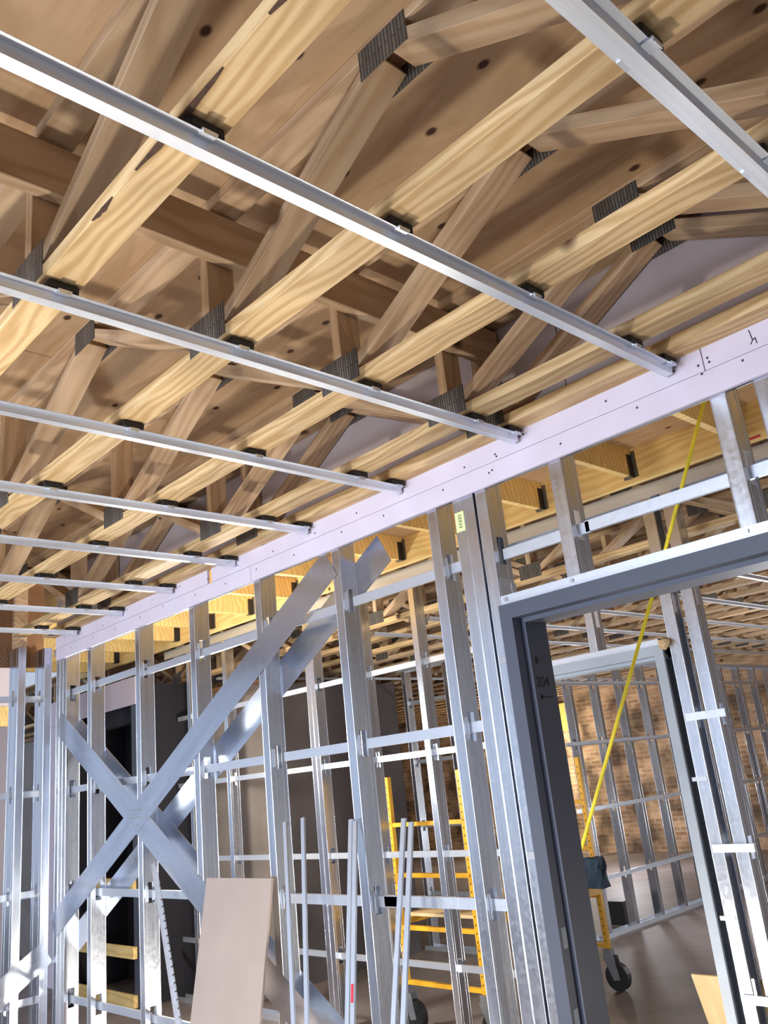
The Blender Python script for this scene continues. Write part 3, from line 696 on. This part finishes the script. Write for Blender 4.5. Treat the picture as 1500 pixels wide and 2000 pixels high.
# shaft block
ws = empty('wall_shaft', (-9, 5.5, -1.64), 'dark grey block shaft standing behind the corridor studs', 'wall', None, 'structure')
box('block_face', (-14.8, 4.60, -1.64), (-6.72, 4.78, 0.98), M_CMU, ws)
box('block_face', (-6.90, 4.782, -1.64), (-6.72, 6.5, 0.98), plain('dark_block', (0.085, 0.072, 0.075), 0.9, 0, 0.2, 3), ws)  # side face: block colour darkened to stand for its weaker light
box('top_plate', (-14.8, 4.58, 0.982), (-6.70, 4.80, 1.02), M_OLD, ws)
# boarded front of the lift opening
YE = 3.93
wv_ = empty('wall_lift', (-9, YE, -1.64), 'pale purple boarded wall with a black opening behind the crossed straps', 'wall', None, 'structure')
box('gypsum_board', (-9.55, YE, 0.93), (-7.60, YE + 0.016, 1.19), M_GYP, wv_)
box('gypsum_board', (-9.55, YE, -1.64), (-8.85, YE + 0.016, 0.928), M_GYP, wv_)
box('steel_jamb', (-7.68, YE, -1.64), (-7.60, YE + 0.09, 0.928), M_FRAME, wv_)
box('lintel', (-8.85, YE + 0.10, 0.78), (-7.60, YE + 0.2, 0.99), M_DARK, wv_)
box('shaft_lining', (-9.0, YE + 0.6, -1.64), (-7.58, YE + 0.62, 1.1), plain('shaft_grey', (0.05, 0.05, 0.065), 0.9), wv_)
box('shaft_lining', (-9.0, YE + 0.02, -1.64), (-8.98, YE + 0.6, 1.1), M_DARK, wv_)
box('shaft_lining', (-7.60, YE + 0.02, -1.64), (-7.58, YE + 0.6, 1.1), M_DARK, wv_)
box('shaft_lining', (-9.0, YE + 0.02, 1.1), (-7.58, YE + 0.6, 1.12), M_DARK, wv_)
for z, n in ((-0.605, 'topmost'), (-1.16, 'middle'), (-1.54, 'lowest')):
    o = box('guard_board', (-8.86, YE - 0.04, z - 0.095), (-7.62, YE - 0.002, z), M_JOIST, None, 0.002)
    tag(o, n + ' of the three yellow wood guard boards across the black opening', 'board', 'guard boards across the shaft opening')

# ------------------------------------------------------------------ things leaning and hanging
def lean(name, top, base, w, t, mat, side=(1, 0, 0)):
    return member(name, base, top, w, t, mat, None, side=side, bev=0.0012)
o = lean('gypsum_offcut', (-3.597, 2.362, -0.357), (-3.597, 2.118, -1.634), 0.534, 0.0125, M_KRAFT)
tag(o, 'brown paper faced board offcut leaning against the studs right of the crossed straps', 'board')

RODS = [((-3.232, 2.37, -0.127), (-3.027, 2.2, -0.852)), ((-3.101, 2.37, -0.115), (-2.942, 2.2, -0.843)),
        ((-2.785, 2.37, -0.134), (-2.702, 2.2, -0.817)), ((-2.755, 2.366, -0.141), (-2.660, 2.19, -0.813)),
        ((-2.478, 2.37, -0.143), (-2.455, 2.2, -0.790)), ((-2.436, 2.366, -0.157), (-2.396, 2.19, -0.784))]
RL = ['first leaning metal furring strip right of the brown board', 'second leaning metal furring strip right of the brown board',
      'left strip of the middle pair of leaning metal furring strips', 'right strip of the middle pair of leaning metal furring strips, with red mark',
      'left strip of the rightmost pair of leaning metal furring strips', 'right strip of the rightmost pair of leaning metal furring strips']
rp = ribbon([(-0.011, 0.009), (-0.011, 0.0), (0.011, 0.0), (0.011, 0.009)], 0.0012)
for i, (pt, pm) in enumerate(RODS):
    pt = Vector(pt); pm = Vector(pm); s = (-1.632 - pt.z) / (pm.z - pt.z); pb = pt + (pm - pt) * s
    p0 = pb + Vector((0, 0, ZC)); p1 = pt + Vector((0, 0, ZC))
    rr = frame_from(p0, p1, Vector((1, 0, 0)))
    o = link('furring_strip', extrude_profile(rp, (p1 - p0).length, M_CRC, 'x'), None, (p0 + p1) / 2, rr)
    tag(o, RL[i], 'channel', 'furring strips leaning on the near stud wall')
    if i == 3:
        q = pt + (pm - pt) * 0.86
        o2 = member('red_mark', q - (pm - pt).normalized() * 0.03, q + (pm - pt).normalized() * 0.03, 0.012, 0.004, M_RED, None, side=(1, 0, 0), bev=0)
        o2.name = 'red_mark'
        mw = o2.matrix_world.copy(); o2.parent = o; o2.matrix_parent_inverse = (Matrix.Translation((p0 + p1) / 2) @ rr.to_4x4()).inverted()
# slotted channel left of the board
pt = Vector((-4.40, 2.37, -0.287)); pm = Vector((-3.885, 2.2, -0.944)); s = (-1.632 - pt.z) / (pm.z - pt.z); pb = pt + (pm - pt) * s
sl = bmesh.new(); Lr = (pt - pb).length
add_box(sl, (-Lr / 2, -0.014, 0), (Lr / 2, 0.004, 0.0012)); add_box(sl, (-Lr / 2, -0.0155, -0.01), (Lr / 2, -0.014, 0.0012))
n = int(Lr / 0.04)
for i in range(n):
    xx = -Lr / 2 + 0.04 * i; add_box(sl, (xx + 0.004, 0.004, 0), (xx + 0.034, 0.014, 0.006))
p0 = pb + Vector((0, 0, ZC)); p1 = pt + Vector((0, 0, ZC))
o = link('slotted_channel', fin(sl, 'slotted', M_CHAN), None, (p0 + p1) / 2, frame_from(p0, p1, Vector((1, 0, 0))))
tag(o, 'slotted resilient metal channel leaning left of the brown board', 'channel')

# rope through the corridor
def tube(name, pts, r, mat, seg=8):
    cu = bpy.data.curves.new(name, 'CURVE'); cu.dimensions = '3D'; sp = cu.splines.new('POLY'); sp.points.add(len(pts) - 1)
    for i, p in enumerate(pts): sp.points[i].co = (*p, 1)
    cu.bevel_depth = r; cu.bevel_resolution = 2; cu.use_fill_caps = True
    t = bpy.data.objects.new(name, cu); COL.objects.link(t)
    dg = bpy.context.evaluated_depsgraph_get(); me = bpy.data.meshes.new_from_object(t.evaluated_get(dg)); bpy.data.objects.remove(t)
    me.materials.clear(); me.materials.append(mat)
    for p in me.polygons: p.use_smooth = True
    return link(name, me)
RP = [(-1.275, 3.2, 1.445), (-1.343, 3.2, 1.321), (-1.645, 3.2, 0.765), (-2.287, 3.2, -0.362), (-2.70, 3.2, -1.03), (-2.95, 3.2, -1.40), (-3.12, 3.2, -1.6)]
pts = []
for (p, q) in zip(RP, RP[1:]):
    for i in range(6): pts.append(Vector(p).lerp(Vector(q), i / 6) + Vector((0, 0, ZC)))
pts.append(Vector(RP[-1]) + Vector((0, 0, ZC)))
tag(tube('rope', pts, 0.0078, M_ROPE), 'taut yellow cord slanting down through the corridor past the door frame', 'rope')

# scaffold
X0, X1, Y0, Y1 = -4.85, -4.13, 4.52, 5.92
sf = empty('scaffold', ((X0 + X1) / 2, (Y0 + Y1) / 2, -1.64), 'yellow rolling scaffold with ladder ends on black casters behind the corridor studs', 'scaffold')
def tube_box(bm, p, q, w):
    p, q = Vector(p), Vector(q); sd = Vector((0, 1, 0)) if abs((q - p).normalized().y) < 0.9 else Vector((1, 0, 0))
    add_obox(bm, Matrix.Translation((p + q) / 2) @ frame_from(p, q, sd).to_4x4(), ((q - p).length, w, w))
for yy in (Y0, Y1):
    for xx in (X0, X1):
        bm = bmesh.new(); zz0, zz1 = -1.36, 0.02
        add_box(bm, (-0.019, -0.019, 0), (0.019, 0.019, zz1 - zz0))
        bevel_all(bm, 0.003)
        me = MESH.setdefault('sf_post', fin(bm, 'post', M_YEL)) if 'sf_post' not in MESH else MESH['sf_post']
        pst = link('post', me, sf, (xx, yy, zz0 + ZC))
        if 'sf_hole' not in MESH:
            hb = bmesh.new()
            for i in range(26):
                add_box(hb, (-0.004, -0.0195, 0.05 + 0.05 * i), (0.004, -0.0185, 0.062 + 0.05 * i))
            MESH['sf_hole'] = fin(hb, 'holes', M_BLACK)
        link('pin_holes', MESH['sf_hole'], pst, (xx, yy, zz0 + ZC))['kind'] = 'stuff'
        # caster
        cbm = bmesh.new()
        bmesh.ops.create_cone(cbm, cap_ends=True, segments=24, radius1=0.095, radius2=0.095, depth=0.05, matrix=Matrix.Translation((0.05, 0, -0.185)) @ Matrix.Rotation(math.pi / 2, 4, 'X'))
        if 'sf_wheel' not in MESH: MESH['sf_wheel'] = fin(cbm, 'wheel', M_BLACK)
        else: cbm.free()
        kb = bmesh.new()
        add_box(kb, (-0.03, -0.03, -0.05), (0.03, 0.03, 0.0)); 
        for sgn in (-1, 1):
            v = [kb.verts.new((x_, sgn * 0.032 + d_, z_)) for d_ in (0, 0.004) for x_, z_ in ((-0.045, -0.045), (0.05, -0.045), (0.085, -0.20), (0.03, -0.21))]
            for f in ((0, 1, 2, 3), (7, 6, 5, 4), (0, 4, 5, 1), (1, 5, 6, 2), (2, 6, 7, 3), (3, 7, 4, 0)): kb.faces.new([v[i] for i in f])
        if 'sf_fork' not in MESH: MESH['sf_fork'] = fin(kb, 'fork', plain('dull_steel', (0.25, 0.26, 0.28), 0.5, 0.6))
        else: kb.free()
        cs = link('caster_fork', MESH['sf_fork'], sf, (xx, yy, zz0 + ZC)); link('wheel', MESH['sf_wheel'], cs, (xx, yy, zz0 + ZC))
    for z in (-0.315, -0.655, -0.995, -1.34):
        bm = bmesh.new(); tube_box(bm, (X0 + 0.019, yy, z + ZC), (X1 - 0.019, yy, z + ZC), 0.028); link('rung', fin(bm, 'rung', M_YEL), sf)
for xx in (X0, X1):
    for z in (-0.78, -0.80 - 0.0):
        pass
    bm = bmesh.new(); tube_box(bm, (xx, Y0 + 0.02, -0.955 + ZC), (xx, Y1 - 0.02, -0.955 + ZC), 0.05); link('side_rail', fin(bm, 'rail', M_YEL), sf)
box('deck_board', (X0 + 0.03, Y0 + 0.03, -0.925), (X1 - 0.03, Y1 - 0.03, -0.905), M_OSB, sf)
# dark canvas bundle tied on the far right post
bb = bmesh.new(); add_box(bb, (-0.058, -0.05, -0.075), (0.08, 0.05, 0.13)); bmesh.ops.subdivide_edges(bb, edges=bb.edges[:], cuts=3, use_grid_fill=True)
for v in bb.verts: v.co += Vector((random.uniform(-.012, .012), random.uniform(-.01, .01), random.uniform(-.012, .012)))
o = link('canvas_bundle', fin(bb, 'bundle', M_TEAL), None, (-4.03, 5.76, -0.84 + ZC)); tag(o, 'dark blue canvas bundle hung on the scaffold post', 'bag')

# sheet offcut standing at the far side of the second door
vb = bmesh.new(); Yp = 4.95
o = member('plywood_offcut', (-2.38, 4.575, -1.630), (-2.38, 4.400, -1.103), 0.42, 0.012, M_OSB, None, side=(1, 0, 0)); tag(o, 'pale plywood offcut propped behind the jamb of the pale door frame', 'board')
# small dark box on the floor in the far room
o = box('scrap_box', (-5.62, 8.12, -1.638), (-5.40, 8.36, -1.42), M_BLACK, None, 0.004); tag(o, 'small black scrap box on the slab behind the receding partition', 'box')
# black pipe at the back wall
bm = bmesh.new(); bmesh.ops.create_cone(bm, cap_ends=True, segments=14, radius1=0.06, radius2=0.06, depth=2.15)
o = link('drain_pipe', fin(bm, 'pipe', M_BLACK), None, (-9.45, 13.6, -0.56 + ZC)); tag(o, 'black vertical pipe standing in front of the brick wall', 'pipe')
